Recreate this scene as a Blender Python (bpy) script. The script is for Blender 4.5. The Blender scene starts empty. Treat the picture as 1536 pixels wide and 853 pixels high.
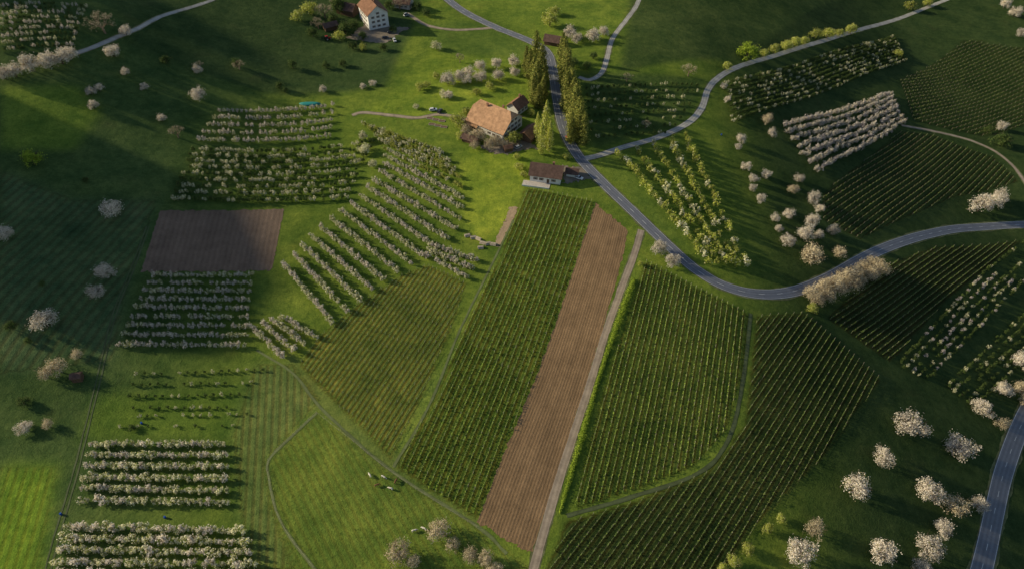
import bpy, math, numpy as np
from mathutils import Vector, Matrix
rng=np.random.default_rng(7)
sc=bpy.context.scene
COL=sc.collection
sc.view_settings.view_transform='Standard'; sc.view_settings.look='None'; sc.view_settings.exposure=0
# ---------------------------------------------------------------- camera
PITCH=math.radians(46); CH=200.0; FPX=1024.0
cam=bpy.data.cameras.new("camera"); cam.lens=24; cam.sensor_width=36; cam.clip_end=12000; cam.clip_start=1
co=bpy.data.objects.new("camera",cam); COL.objects.link(co); co.location=(0,0,CH); co.rotation_euler=(math.pi/2-PITCH,0,0)
sc.camera=co
# ---------------------------------------------------------------- light
EL=math.radians(22)
SD=Vector((-0.97,0.24,0)).normalized()*math.cos(EL)+Vector((0,0,math.sin(EL)))
sun=bpy.data.lights.new("sun",'SUN'); sun.energy=5; sun.angle=math.radians(1.2); sun.color=(1.0,0.87,0.60)
so=bpy.data.objects.new("sun",sun); COL.objects.link(so); so.rotation_euler=(-SD).to_track_quat('-Z','Y').to_euler(); so.location=(-300,100,300)
w=bpy.data.worlds.new("World"); sc.world=w; w.use_nodes=True
nt=w.node_tree; bg=nt.nodes['Background']; sk=nt.nodes.new('ShaderNodeTexSky'); sk.sky_type='NISHITA'; sk.sun_disc=False
sk.sun_elevation=EL; sk.sun_rotation=math.atan2(SD.x,SD.y)%(2*math.pi)
nt.links.new(sk.outputs[0],bg.inputs[0]); bg.inputs[1].default_value=0.1
# ---------------------------------------------------------------- terrain
def sp(t,k=18.0): return np.logaddexp(0,t/k)*k
def ss(t): t=np.clip(t,0,1); return t*t*(3-2*t)
def shade_ridge_x(y): return -(245+(y-78)*0.56)
def H(x,y):
    x=np.asarray(x,float); y=np.asarray(y,float)
    xr=66+(y-80)*0.13
    z=-0.30*(sp(x-xr)-sp(x-xr-190))
    z=z+0.21*ss((y-105)/75)*(sp(-112-x,14)-sp(-240-x,14))
    z=z+1.6*np.sin(x/47+1.0)*np.cos(y/61+0.5)+1.0*np.sin(x/29+y/37)
    z=z+15*np.exp(-(((x+272)/60)**2+((y-350)/55)**2)/1.6)
    A=np.interp(y,[-300,60,115,150,172,188,205,250,300,328,348,372,400,440,520,700],[14,8,5,6,12,26,62,78,80,56,40,62,92,108,108,70])  # unseen ridge added on the left, crest heights shaped to cast shade
    A=A+2*np.sin(y/29.0+1)
    z=z+A*np.exp(-((x-shade_ridge_x(y))/38)**2)
    z=z+0.05*(sp(y-480,30))-0.05*sp(y-900,40)
    return z
def ray(u,v):
    a=(u-768)/FPX; b=(v-426.5)/FPX
    return np.array([a, math.cos(PITCH)-b*math.sin(PITCH), -math.sin(PITCH)-b*math.cos(PITCH)])
def G(u,v):
    d=ray(u,v); t0=60.0; t=t0
    f=lambda t: CH+d[2]*t-float(H(d[0]*t,d[1]*t))
    while f(t)>0 and t<3000: t0=t; t+=4
    a,b=t0,t
    for _ in range(24):
        m=(a+b)/2
        if f(m)>0: a=m
        else: b=m
    return np.array([d[0]*b,d[1]*b,CH+d[2]*b])
def depth(p): return p[1]*math.cos(PITCH)+(CH-p[2])*math.sin(PITCH)
def GP(pts): return [G(*p) for p in pts]
# ---------------------------------------------------------------- materials
def nodes(name):
    m=bpy.data.materials.new(name); m.use_nodes=True; nt=m.node_tree; b=nt.nodes['Principled BSDF']
    b.inputs['Roughness'].default_value=0.9; b.inputs['Specular IOR Level'].default_value=0.12
    return m,nt,b
def N(nt,t,**k):
    n=nt.nodes.new(t)
    for a,v in k.items(): setattr(n,a,v)
    return n
def noise(nt,scale,detail=4,vec=None,rough=0.6):
    n=N(nt,'ShaderNodeTexNoise'); n.inputs['Scale'].default_value=scale; n.inputs['Detail'].default_value=detail; n.inputs['Roughness'].default_value=rough
    if vec is not None: nt.links.new(vec,n.inputs['Vector'])
    return n
def ramp(nt,fac,stops,interp='LINEAR'):
    r=N(nt,'ShaderNodeValToRGB'); r.color_ramp.interpolation=interp
    e=r.color_ramp.elements
    while len(e)<len(stops): e.new(0.5)
    for i,(p,c) in enumerate(stops): e[i].position=p; e[i].color=(*c,1) if len(c)==3 else c
    nt.links.new(fac,r.inputs[0]); return r
def mix(nt,fac,a,b,mode='MIX'):
    m=N(nt,'ShaderNodeMix',data_type='RGBA',blend_type=mode)
    for s,i in ((fac,0),(a,6),(b,7)):
        if isinstance(s,(int,float)): m.inputs[i].default_value=s
        elif isinstance(s,tuple): m.inputs[i].default_value=(*s,1)
        else: nt.links.new(s,m.inputs[i])
    return m.outputs[2]
def math_(nt,op,a,b=0.0,c=None):
    m=N(nt,'ShaderNodeMath',operation=op)
    for s,i in ((a,0),(b,1)):
        if isinstance(s,(int,float)): m.inputs[i].default_value=s
        else: nt.links.new(s,m.inputs[i])
    if c is not None: m.inputs[2].default_value=c
    return m.outputs[0]
def simple(name,c,rough=0.85,var=0.25,scale=3.0,metal=0,bump=0.0):
    m,nt,b=nodes(name); tc=N(nt,'ShaderNodeTexCoord')
    n=noise(nt,scale,5,tc.outputs['Object'])
    c1=tuple(max(0,x*(1-var)) for x in c); c2=tuple(min(1,x*(1+var)) for x in c)
    r=ramp(nt,n.outputs[0],[(0.3,c1),(0.7,c2)]); nt.links.new(r.outputs[0],b.inputs['Base Color'])
    b.inputs['Roughness'].default_value=rough; b.inputs['Metallic'].default_value=metal
    if bump:
        bp=N(nt,'ShaderNodeBump'); bp.inputs['Distance'].default_value=bump; nt.links.new(n.outputs[0],bp.inputs['Height']); nt.links.new(bp.outputs[0],b.inputs['Normal'])
    return m
def foliage(name,stops,trans=0.3):
    m,nt,b=nodes(name); g=N(nt,'ShaderNodeNewGeometry'); oi=N(nt,'ShaderNodeObjectInfo')
    r=ramp(nt,g.outputs['Random Per Island'],stops,'CONSTANT')
    v=math_(nt,'MULTIPLY_ADD',oi.outputs['Random'],0.35,0.85)
    hsv=N(nt,'ShaderNodeHueSaturation'); nt.links.new(r.outputs[0],hsv.inputs['Color']); nt.links.new(v,hsv.inputs['Value'])
    nt.links.new(hsv.outputs[0],b.inputs['Base Color'])
    t=N(nt,'ShaderNodeBsdfTranslucent'); nt.links.new(hsv.outputs[0],t.inputs[0]); ms=N(nt,'ShaderNodeMixShader'); ms.inputs[0].default_value=trans
    nt.links.new(b.outputs[0],ms.inputs[1]); nt.links.new(t.outputs[0],ms.inputs[2]); nt.links.new(ms.outputs[0],nt.nodes['Material Output'].inputs[0])
    return m
M={}
M['bark']=simple('bark',(0.10,0.075,0.055),var=0.4,scale=4)
M['twig']=simple('twig_bark',(0.20,0.145,0.10),var=0.3,scale=4)
M['white']=foliage('blossom_white',[(0,(0.82,0.75,0.64)),(0.42,(0.68,0.60,0.50)),(0.72,(0.46,0.38,0.28)),(0.86,(0.18,0.20,0.06)),(0.92,(0.86,0.80,0.70))],.35)
M['pink']=foliage('blossom_pinkish',[(0,(0.78,0.71,0.66)),(0.4,(0.62,0.54,0.50)),(0.7,(0.38,0.31,0.27)),(0.85,(0.12,0.14,0.05)),(0.92,(0.82,0.77,0.72))],.35)
M['cream']=foliage('blossom_cream_leaf',[(0,(0.30,0.33,0.08)),(0.14,(0.74,0.70,0.46)),(0.48,(0.42,0.44,0.14)),(0.56,(0.82,0.78,0.58)),(0.92,(0.15,0.20,0.04))],.35)
M['yellow']=foliage('fresh_leaf_yellow',[(0,(0.42,0.46,0.08)),(0.4,(0.54,0.54,0.13)),(0.65,(0.24,0.30,0.05)),(0.84,(0.66,0.62,0.30))],0.4)
M['green']=foliage('leaf_green',[(0,(0.07,0.115,0.03)),(0.5,(0.11,0.16,0.04)),(0.8,(0.17,0.21,0.07))])
M['bright']=foliage('leaf_bright',[(0,(0.28,0.38,0.04)),(0.5,(0.38,0.46,0.06)),(0.8,(0.16,0.24,0.035))],0.4)
M['vine']=foliage('vine_leaf',[(0,(0.22,0.32,0.045)),(0.45,(0.32,0.41,0.07)),(0.8,(0.13,0.20,0.035))],0.35)
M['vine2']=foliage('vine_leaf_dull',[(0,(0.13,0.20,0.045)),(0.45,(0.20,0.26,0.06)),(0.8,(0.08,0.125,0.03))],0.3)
M['tan']=foliage('bud_tan',[(0,(0.58,0.49,0.33)),(0.5,(0.40,0.32,0.20)),(0.8,(0.70,0.62,0.45))],0.25)
M['fir']=foliage('fir_needles',[(0,(0.11,0.14,0.03)),(0.35,(0.22,0.24,0.05)),(0.72,(0.40,0.38,0.10))],0.25)
M['post']=simple('post_wood',(0.50,0.44,0.33),var=0.2)
M['postd']=simple('post_wood_dark',(0.36,0.32,0.24),var=0.25)  # darker post wood for the dull vine rows
# ---------------------------------------------------------------- mesh helpers
def mesh_obj(name,V,F,mats,mi=None,parent=None,loc=(0,0,0),smooth=False,link=True):
    me=bpy.data.meshes.new(name)
    me.from_pydata([tuple(map(float,v)) for v in V],[],[tuple(int(i) for i in f) for f in F])
    for m in mats: me.materials.append(m)
    if mi is not None: me.polygons.foreach_set('material_index',np.asarray(mi,np.int32))
    if smooth: me.polygons.foreach_set('use_smooth',[True]*len(me.polygons))
    me.update()
    o=bpy.data.objects.new(name,me); o.location=loc
    if parent is not None: o.parent=parent
    COL.objects.link(o); return o
def quad_mesh(name,V,F,mi,mats):
    me=bpy.data.meshes.new(name); V=np.asarray(V,np.float32); F=np.asarray(F,np.int32)
    me.vertices.add(len(V)); me.vertices.foreach_set('co',V.ravel())
    me.loops.add(F.size); me.loops.foreach_set('vertex_index',F.ravel())
    me.polygons.add(len(F)); me.polygons.foreach_set('loop_start',np.arange(0,F.size,4,dtype=np.int32))
    for m in mats: me.materials.append(m)
    if mi is not None: me.polygons.foreach_set('material_index',np.asarray(mi,np.int32))
    me.update(calc_edges=True); me.validate(); return me
def tag(o,label,cat,group=None,kind=None):
    o['label']=label; o['category']=cat
    if group: o['group']=group
    if kind: o['kind']=kind
    return o
def nrm(a): return a/(np.linalg.norm(a,axis=1)[:,None]+1e-9)
class T:
    def __init__(s): s.V=[];s.F=[];s.M=[];s.n=0
    def add(s,V,F,m):
        V=np.asarray(V,float);F=np.asarray(F,int); s.V.append(V); s.F.append(F+s.n); s.M.append(np.full(len(F),m)); s.n+=len(V)
    def tube(s,p0,p1,r0,r1,m=0,n=5):
        p0=np.array(p0,float);p1=np.array(p1,float); d=p1-p0; d/=np.linalg.norm(d)+1e-9
        a=np.cross(d,[0.3,0.9,0.2]); a/=np.linalg.norm(a); b=np.cross(d,a)
        t=np.arange(n)*2*math.pi/n; ring=np.cos(t)[:,None]*a+np.sin(t)[:,None]*b
        V=np.vstack([p0+ring*r0,p1+ring*r1]); i=np.arange(n); j=(i+1)%n
        s.add(V,np.stack([i,j,j+n,i+n],1),m)
    def pipe(s,P,r,m=0,n=3):
        P=np.asarray(P,float); k=len(P); d=np.gradient(P,axis=0); d=nrm(d)
        a=nrm(np.cross(d,[0,0,1.0])); b=np.cross(d,a)
        t=np.arange(n)*2*math.pi/n; V=P[:,None]+r*(np.cos(t)[None,:,None]*a[:,None]+np.sin(t)[None,:,None]*b[:,None])
        i=np.arange(k-1)[:,None]*n; q=np.arange(n)[None]; q2=(q+1)%n
        s.add(V.reshape(-1,3),np.stack([i+q,i+q2,i+q2+n,i+q+n],-1).reshape(-1,4),m)
    def leaves(s,C,size,m,asp=0.6,out=None,rnd=.55):
        C=np.asarray(C,float); k=len(C)
        if k==0: return
        if out is None: nn=nrm(rng.normal(size=(k,3)))
        else: nn=nrm(nrm(np.asarray(out,float)+np.zeros((k,3)))+rng.normal(size=(k,3))*rnd)
        u=nrm(np.cross(nn,rng.normal(size=(k,3)))); v=np.cross(nn,u)
        sz=size*rng.uniform(0.6,1.3,(k,1)); U=u*sz; W=v*sz*asp
        V=np.stack([C-U,C-W*rng.uniform(.7,1.2,(k,1)),C+U,C+W],1).reshape(-1,3)
        s.add(V,np.arange(4*k).reshape(-1,4),m)
    def get(s): return np.vstack(s.V),np.vstack(s.F),np.concatenate(s.M)
def join(parts):
    Vs=[];Fs=[];Ms=[];n=0
    for V,F,m in parts: Vs.append(V);Fs.append(F+n);Ms.append(m);n+=len(V)
    return np.vstack(Vs),np.vstack(Fs),np.concatenate(Ms)
def crown_pts(n,R,Hc,z0,nclump=26,spread=0.26,irr=0.0):
    k=nclump; d=nrm(rng.normal(size=(k,3)))
    r=rng.uniform(0.35,1.0,(k,1))**0.6
    if irr:
        az=np.arctan2(d[:,1],d[:,0]); ph=rng.uniform(0,6.28,3); r=r*(1+irr*(np.sin(2*az+ph[0])+.8*np.sin(3*az+ph[1])+.6*np.sin(5*az+ph[2])))[:,None]
    c=d*r; c[:,2]=np.abs(c[:,2])*1.0-0.25
    w=rng.uniform(0.5,1.3,k); w/=w.sum(); idx=rng.choice(k,n,p=w)
    off=np.clip(rng.normal(size=(n,3)),-2,2)*spread*rng.uniform(.6,1.2,(k,1))[idx]
    p=c[idx]+off; out=nrm(p)+nrm(off)*.8+np.array([0,0,.2])
    p[:,0:2]*=R*0.85; p[:,2]=z0+(p[:,2]+0.3)*Hc*0.72
    p[:,2]=np.maximum(p[:,2],z0*0.6)
    return p,out
def big_tree(leafn=2700,size=0.25,R=4.7,Hc=6.0,z0=2.0,limbs=10,nclump=46):
    tr=T(); cr=T(); p,c=crown_pts(leafn,R,Hc,z0,nclump,.19,.13)
    tr.tube((0,0,-0.6),(0.1,0,z0*0.9),0.38,0.28); tr.tube((0.1,0,z0*0.9),(0,0.15,z0+Hc*0.5),0.28,0.1)
    for i in range(limbs):
        a=i*2.4+rng.uniform(-.3,.3); z=z0*0.8+i*0.18
        q=np.array([math.cos(a)*R*0.45,math.sin(a)*R*0.45,z+Hc*0.22]); tr.tube((0.05,0,z),q,0.16,0.09,0,4)
        for j in range(3):
            e=q+np.array([math.cos(a+rng.uniform(-.8,.8))*R*.42,math.sin(a+rng.uniform(-.8,.8))*R*.42,rng.uniform(.2,1)*Hc*.3]); tr.tube(q,e,0.08,0.03,0,3)
    cr.leaves(p,size,0,out=c)
    return tr.get(),cr.get()
def bare_tree(R=4.5):
    tr=T(); cr=T(); ends=[]
    tr.tube((0,0,-0.6),(0,0,2.2),0.4,0.3)
    def br(p,d,l,r,k):
        e=p+d*l; tr.tube(p,e,r,r*.6,0,4 if k<2 else 3)
        if k>=4: ends.append(e); return
        for i in range(3):
            nd=d+rng.normal(size=3)*0.5; nd[2]+=0.15; nd/=np.linalg.norm(nd); br(e,nd,l*rng.uniform(.62,.85),max(r*.6,0.03),k+1)
    for i in range(5):
        a=i*1.3; d=np.array([math.cos(a)*.7,math.sin(a)*.7,.75]); d/=np.linalg.norm(d); br(np.array([0,0,1.6+.2*i]),d,2.0,.17,1)
    E=np.array(ends); P=np.repeat(E,7,0)+rng.normal(size=(len(E)*7,3))*.38
    cr.leaves(P,0.17,0,0.35)
    return tr.get(),cr.get()
def fir(h=None,R=None):
    h=h or rng.uniform(20,25); R=R or rng.uniform(3.0,4.3)
    tr=T(); cr=T(); tr.tube((0,0,-1),(0,0,h*.97),0.42,0.05)
    z=1.0; C=[];O=[]; ph=rng.uniform(0,6.28)
    while z<h:
        f=(1-z/h); r=R*min(1,(f*1.9))**0.6*rng.uniform(.72,1.15)+.35; nb=int(11+8*f)
        for k in range(nb):
            a=rng.uniform(0,6.283); rr=r*rng.uniform(.55,1.1)*(1+.2*math.sin(2*a+ph+z*.4))
            e=np.array([math.cos(a)*rr,math.sin(a)*rr,z-rr*.1])
            if k%3==0: tr.tube((0,0,z),e,.06,.02,0,3)
            m=max(3,int(rr*3.4)); t=np.linspace(.3,1,m)[:,None]
            C.append(np.array([0,0,z])*(1-t)+e*t+rng.normal(size=(m,3))*np.array([.35,.35,.4])); O.append(np.tile([math.cos(a),math.sin(a),.4],(m,1)))
        z+=0.55+.2*f
    cr.leaves(np.vstack(C),.38,0,.6,out=np.vstack(O)); return tr.get(),cr.get()
def poplar(h=20,R=2.5):
    tr=T(); cr=T(); tr.tube((0,0,-1),(0,0,h*.9),.3,.05)
    n=2200; t=rng.uniform(0.05,1,n); prof=R*np.sin(np.clip(t,0,1)**.7*math.pi*.93+.15); a=rng.uniform(0,6.28,n); r=prof*rng.uniform(.3,1.05,n)*(1+.25*np.sin(t*40+a*2))
    cr.leaves(np.stack([np.cos(a)*r,np.sin(a)*r,t*h],1),.3,0,out=np.stack([np.cos(a),np.sin(a),a*0+.3],1))
    for i in range(14):
        z=h*(.1+.055*i); a=i*2.4; tr.tube((0,0,z),(math.cos(a)*R*.6,math.sin(a)*R*.6,z+2),.08,.03,0,3)
    return tr.get(),cr.get()
# ---------------------------------------------------------------- ground sheet
def axis(a,b,step,lo,hi):
    c=list(np.arange(a,b+.01,step)); s=step; x=a; L=[]
    while x>lo: s*=1.25; x-=s; L.append(x)
    s=step; x=b; R=[]
    while x<hi: s*=1.25; x+=s; R.append(x)
    return np.array(L[::-1]+c+R),len(L),len(c)
xs,xo,xn=axis(-330,330,1.1,-4000,4000); ys,yo,yn=axis(70,500,1.1,-3000,5000)
X,Y=np.meshgrid(xs,ys); Z=H(X,Y); nx,ny=len(xs),len(ys)
Vg=np.stack([X,Y,Z],-1).reshape(-1,3)
i=(np.arange(ny-1)[:,None]*nx+np.arange(nx-1)[None,:]).ravel()
Fg=np.stack([i,i+1,i+1+nx,i+nx],1)
PX,PY=X.ravel(),Y.ravel()
def inpoly(poly,PX=PX,PY=PY):
    P=np.array(poly)[:,:2]; x0,y0=P.min(0); x1,y1=P.max(0)
    m=(PX>=x0)&(PX<=x1)&(PY>=y0)&(PY<=y1); idx=np.nonzero(m)[0]; qx,qy=PX[idx],PY[idx]
    ins=np.zeros(len(idx),bool); n=len(P)
    for k in range(n):
        ax,ay=P[k]; bx,by=P[(k+1)%n]
        c=((ay>qy)!=(by>qy))
        with np.errstate(divide='ignore',invalid='ignore'): xi=(bx-ax)*(qy-ay)/(by-ay)+ax
        ins^=(c&(qx<xi))
    return idx[ins]
C=np.ones((len(PX),4),np.float32)
base_l=np.array([0.070,0.115,0.040]); base_c=np.array([0.145,0.205,0.036]); base_r=np.array([0.042,0.070,0.026])  # darker left and right grass puts hillside shade into the colour
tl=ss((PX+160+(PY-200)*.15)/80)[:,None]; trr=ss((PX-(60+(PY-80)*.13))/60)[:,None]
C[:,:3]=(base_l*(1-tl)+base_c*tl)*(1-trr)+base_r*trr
SC=np.zeros(len(PX),np.float32); SS=np.zeros(len(PX),np.float32)
def blur(it):
    A=C.reshape(ny,nx,4); B=A[yo:yo+yn,xo:xo+xn].copy()
    for _ in range(it):
        for ax in (0,1): B=(np.roll(B,1,ax)+2*B+np.roll(B,-1,ax))/4
    A[yo+it:yo+yn-it,xo+it:xo+xn-it]=B[it:-it,it:-it]
def region(px,col,dirpx=None,spacing=2.0,strength=0.0):
    P=GP(px); idx=inpoly(P); C[idx,:3]=col
    if dirpx is not None:
        a,b=G(*dirpx[0]),G(*dirpx[1]); d=(b-a)[:2]; d/=np.linalg.norm(d); n=np.array([-d[1],d[0]])
        SC[idx]=(PX[idx]*n[0]+PY[idx]*n[1])/spacing; SS[idx]=strength
    return P
region([(150,-40),(640,-40),(620,40),(580,130),(400,140),(200,70)],(0.056,0.092,0.034))
region([(540,175),(600,130),(650,70),(760,60),(800,90),(800,150),(700,180),(560,175)],(0.18,0.25,0.038))
region([(640,40),(700,30),(800,62),(800,90),(660,80)],(0.12,0.18,0.038))
region([(690,0),(960,0),(935,35),(910,60),(830,50),(760,38)],(0.15,0.215,0.038))
region([(950,-40),(1300,-40),(1100,90),(930,110)],(0.070,0.105,0.034))
region([(870,110),(1060,120),(1030,190),(890,225)],(0.07,0.11,0.033))
region([(700,220),(795,230),(785,280),(745,370),(700,350),(690,260)],(0.26,0.33,0.045))
region([(905,240),(1030,205),(1125,405),(1050,400),(980,335)],(0.13,0.195,0.038))
region([(0,130),(120,130),(150,170),(110,225),(0,225)],(0.16,0.235,0.042))
region([(0,255),(110,300),(235,300),(200,400),(170,540),(0,560)],(0.085,0.138,0.065))
region([(0,700),(85,700),(60,853),(60,900),(-40,900)],(0.17,0.275,0.035))  # brighter grass colour paints a sunlit patch into this corner
region([(150,590),(380,585),(370,655),(120,660)],(0.115,0.18,0.034))
region([(385,545),(440,545),(480,600),(400,690),(405,750),(440,853),(370,853),(350,650)],(0.145,0.20,0.065))
blur(8)
for px,dr,spc,st_ in [([(0,255),(110,300),(235,300),(200,400),(170,540),(0,560)],((0,500),(190,300)),3.4,.5),([(0,700),(85,700),(60,853),(60,900),(-40,900)],((60,853),(100,700)),2.6,.4),([(385,545),(440,545),(480,600),(400,690),(405,750),(440,853),(370,853),(350,650)],((400,550),(385,853)),2.4,.5)]:
    idx=inpoly(GP(px)); a,b_=G(*dr[0]),G(*dr[1]); d=(b_-a)[:2]; d/=np.linalg.norm(d); SC[idx]=(-PX[idx]*d[1]+PY[idx]*d[0])/spc; SS[idx]=st_
region([(405,692),(475,620),(585,708),(715,790),(800,853),(445,853),(410,760)],(0.16,0.225,0.045),((480,640),(600,853)),2.2,.35)
region([(590,680),(750,370),(775,320),(785,330),(600,700)],(0.20,0.27,0.055))
region([(425,520),(600,680),(720,775),(716,790),(580,705),(480,620),(440,560)],(0.155,0.205,0.055))
VY=[
 ([(787,282),(889,303),(852,420),(807,550),(757,670),(714,776),(594,700),(652,600),(702,480),(752,382)],((840,300),(664,735)),2.3,(0.115,0.175,0.034),11,'vine',.23,1.0),
 ([(449,548),(480,505),(540,455),(600,415),(640,398),(698,425),(685,470),(636,590),(586,688),(520,622)],((690,440),(560,640)),1.9,(0.155,0.21,0.046),5,'vine',.17,.8),
 ([(968,392),(1040,430),(1122,472),(1112,560),(1088,645),(1040,698),(950,735),(862,762),(905,590)],((1000,410),(925,740)),2.2,(0.085,0.130,0.030),10,'vine',.22,1.05),
 ([(1135,475),(1205,470),(1322,570),(1230,690),(1142,778),(1070,880),(800,900),(850,783),(950,753),(1060,709),(1118,640)],((1240,500),(1085,740)),2.25,(0.048,0.075,0.024),9,'vine2',.22,1.1),  # from here down, slope shade is put into the darker ground colours
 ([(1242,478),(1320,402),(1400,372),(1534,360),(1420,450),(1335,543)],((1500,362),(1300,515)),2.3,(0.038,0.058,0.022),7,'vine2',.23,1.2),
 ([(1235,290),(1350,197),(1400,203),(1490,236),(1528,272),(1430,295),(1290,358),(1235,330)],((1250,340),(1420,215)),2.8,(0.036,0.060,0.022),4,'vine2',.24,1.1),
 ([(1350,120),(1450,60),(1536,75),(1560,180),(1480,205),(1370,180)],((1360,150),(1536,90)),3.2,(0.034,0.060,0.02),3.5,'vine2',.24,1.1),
]
VYW=[]
for px,dr,spc,col,den,vm,ls,vh in VY:
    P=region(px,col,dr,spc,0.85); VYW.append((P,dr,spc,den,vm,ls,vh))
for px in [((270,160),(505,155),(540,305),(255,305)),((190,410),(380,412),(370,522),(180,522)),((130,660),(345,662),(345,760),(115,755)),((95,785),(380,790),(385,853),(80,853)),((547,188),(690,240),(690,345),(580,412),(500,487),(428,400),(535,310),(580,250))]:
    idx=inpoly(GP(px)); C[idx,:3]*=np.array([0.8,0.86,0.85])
blur(1)
meg=quad_mesh("ground",Vg,Fg,None,[])
meg.polygons.foreach_set('use_smooth',np.ones(len(Fg),bool))
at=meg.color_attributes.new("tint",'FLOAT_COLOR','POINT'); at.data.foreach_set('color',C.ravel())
a1=meg.attributes.new("row_phase",'FLOAT','POINT'); a1.data.foreach_set('value',SC)
a2=meg.attributes.new("row_strength",'FLOAT','POINT'); a2.data.foreach_set('value',SS)
m,nt,b=nodes('grass_ground'); tc=N(nt,'ShaderNodeTexCoord').outputs['Object']; b.inputs['Specular IOR Level'].default_value=0.03; b.inputs['Roughness'].default_value=1.0
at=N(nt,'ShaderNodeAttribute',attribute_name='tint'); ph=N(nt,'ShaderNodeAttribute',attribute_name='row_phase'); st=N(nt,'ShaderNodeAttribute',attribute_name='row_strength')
n1=noise(nt,0.02,5,tc); n2=noise(nt,0.35,6,tc,.7); n3=noise(nt,2.2,3,tc); n5=noise(nt,.09,5,tc,.65)
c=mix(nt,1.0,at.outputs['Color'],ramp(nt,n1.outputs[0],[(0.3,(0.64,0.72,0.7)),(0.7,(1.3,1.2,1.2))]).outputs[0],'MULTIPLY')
c=mix(nt,1.0,c,ramp(nt,n5.outputs[0],[(0.3,(0.64,0.75,0.74)),(0.7,(1.32,1.2,1.12))]).outputs[0],'MULTIPLY')
c=mix(nt,1.0,c,ramp(nt,n2.outputs[0],[(0.25,(0.62,0.7,0.64)),(0.75,(1.38,1.28,1.22))]).outputs[0],'MULTIPLY')
c=mix(nt,1.0,c,ramp(nt,n3.outputs[0],[(0.3,(0.7,0.75,0.7)),(0.7,(1.25,1.22,1.15))]).outputs[0],'MULTIPLY')
n4=noise(nt,0.06,6,tc,.65); c=mix(nt,math_(nt,'MULTIPLY',ramp(nt,n4.outputs[0],[(0.58,(0,0,0)),(0.75,(1,1,1))]).outputs[0],0.4),c,mix(nt,1.0,c,(1.35,.95,1.2),'MULTIPLY'))
s=math_(nt,'SINE',math_(nt,'MULTIPLY',math_(nt,'ADD',ph.outputs['Fac'],math_(nt,'MULTIPLY',n2.outputs[0],0.05)),2*math.pi))
sm=math_(nt,'MULTIPLY',ramp(nt,math_(nt,'MULTIPLY_ADD',s,0.5,0.5),[(0.0,(0,0,0)),(0.3,(0,0,0)),(.9,(1,1,1))]).outputs[0],st.outputs['Fac'])
cs=mix(nt,1.0,c,(0.78,0.5,0.52),'MULTIPLY'); c=mix(nt,sm,c,cs)  # brown row lines; among vines they also paint shade beside each row
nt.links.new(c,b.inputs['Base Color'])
bh=math_(nt,'ADD',math_(nt,'MULTIPLY',n2.outputs[0],0.8),math_(nt,'MULTIPLY',n3.outputs[0],0.35))
bh=math_(nt,'SUBTRACT',bh,math_(nt,'MULTIPLY',sm,0.3))
bp=N(nt,'ShaderNodeBump'); bp.inputs['Distance'].default_value=0.5; bp.inputs['Strength'].default_value=0.8; nt.links.new(bh,bp.inputs['Height']); nt.links.new(bp.outputs[0],b.inputs['Normal'])
meg.materials.append(m)
go=bpy.data.objects.new("ground",meg); COL.objects.link(go); tag(go,"rolling green meadow and vineyard ground","ground",kind="structure")
# ---------------------------------------------------------------- ribbons
def spline(P,step=2.0):
    P=np.array(P)[:,:2]; P=np.vstack([2*P[0]-P[1],P,2*P[-1]-P[-2]]); out=[]
    for k in range(1,len(P)-2):
        n=max(2,int(np.linalg.norm(P[k+1]-P[k])/step)); t=np.linspace(0,1,n,endpoint=False)[:,None]
        a,b_,c_,d=P[k-1],P[k],P[k+1],P[k+2]
        out.append(.5*((2*b_)+(-a+c_)*t+(2*a-5*b_+4*c_-d)*t*t+(-a+3*b_-3*c_+d)*t**3))
    out.append(P[-2][None]); return np.vstack(out)
def frame(S):
    d=np.gradient(S,axis=0); d/=np.linalg.norm(d,axis=1)[:,None]; return np.stack([-d[:,1],d[:,0]],1)
def uvmesh(name,grid,UV,mat,label,cat,wr=False):
    ny_,nx_=grid.shape[:2]; V=grid.reshape(-1,3); i=(np.arange(ny_-1)[:,None]*nx_+np.arange(nx_-1)[None]).ravel()
    F=np.stack([i,i+nx_,i+nx_+1,i+1],1); me=quad_mesh(name,V,F,None,[mat])
    if me.polygons[0].normal.z<0: me.flip_normals()
    uv=me.uv_layers.new(name='UVMap'); li=np.empty(len(me.loops),np.int32); me.loops.foreach_get('vertex_index',li)
    uv.data.foreach_set('uv',UV.reshape(-1,2)[li].astype(np.float32).ravel())
    me.polygons.foreach_set('use_smooth',np.ones(len(me.polygons),bool))
    o=bpy.data.objects.new(name,me); COL.objects.link(o); tag(o,label,cat,kind='structure'); return o
def ribbon(name,px,width,mat,off,label,cat='road',jit=0.0):
    S=spline(GP(px),1.5); n=frame(S); L=np.concatenate([[0],np.cumsum(np.linalg.norm(np.diff(S,axis=0),axis=1))])
    k=7; t=np.linspace(-.5,.5,k); wv=width*np.ones((len(S),2))
    if jit:
        j=rng.normal(size=(len(S),2)); j=(j+np.roll(j,1,0)+np.roll(j,2,0))/1.7; wv=wv+j*jit
    T_=np.where(t[None]<0,t[None]*wv[:,:1],t[None]*wv[:,1:])
    g=S[:,None,:]+n[:,None,:]*T_[:,:,None]; z=H(g[...,0],g[...,1])+off
    grid=np.concatenate([g,z[...,None]],-1); UV=np.stack([T_,np.repeat(L[:,None],k,1)],-1)
    uvmesh(name,grid,UV,mat,label,cat); return S,n,L
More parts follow.
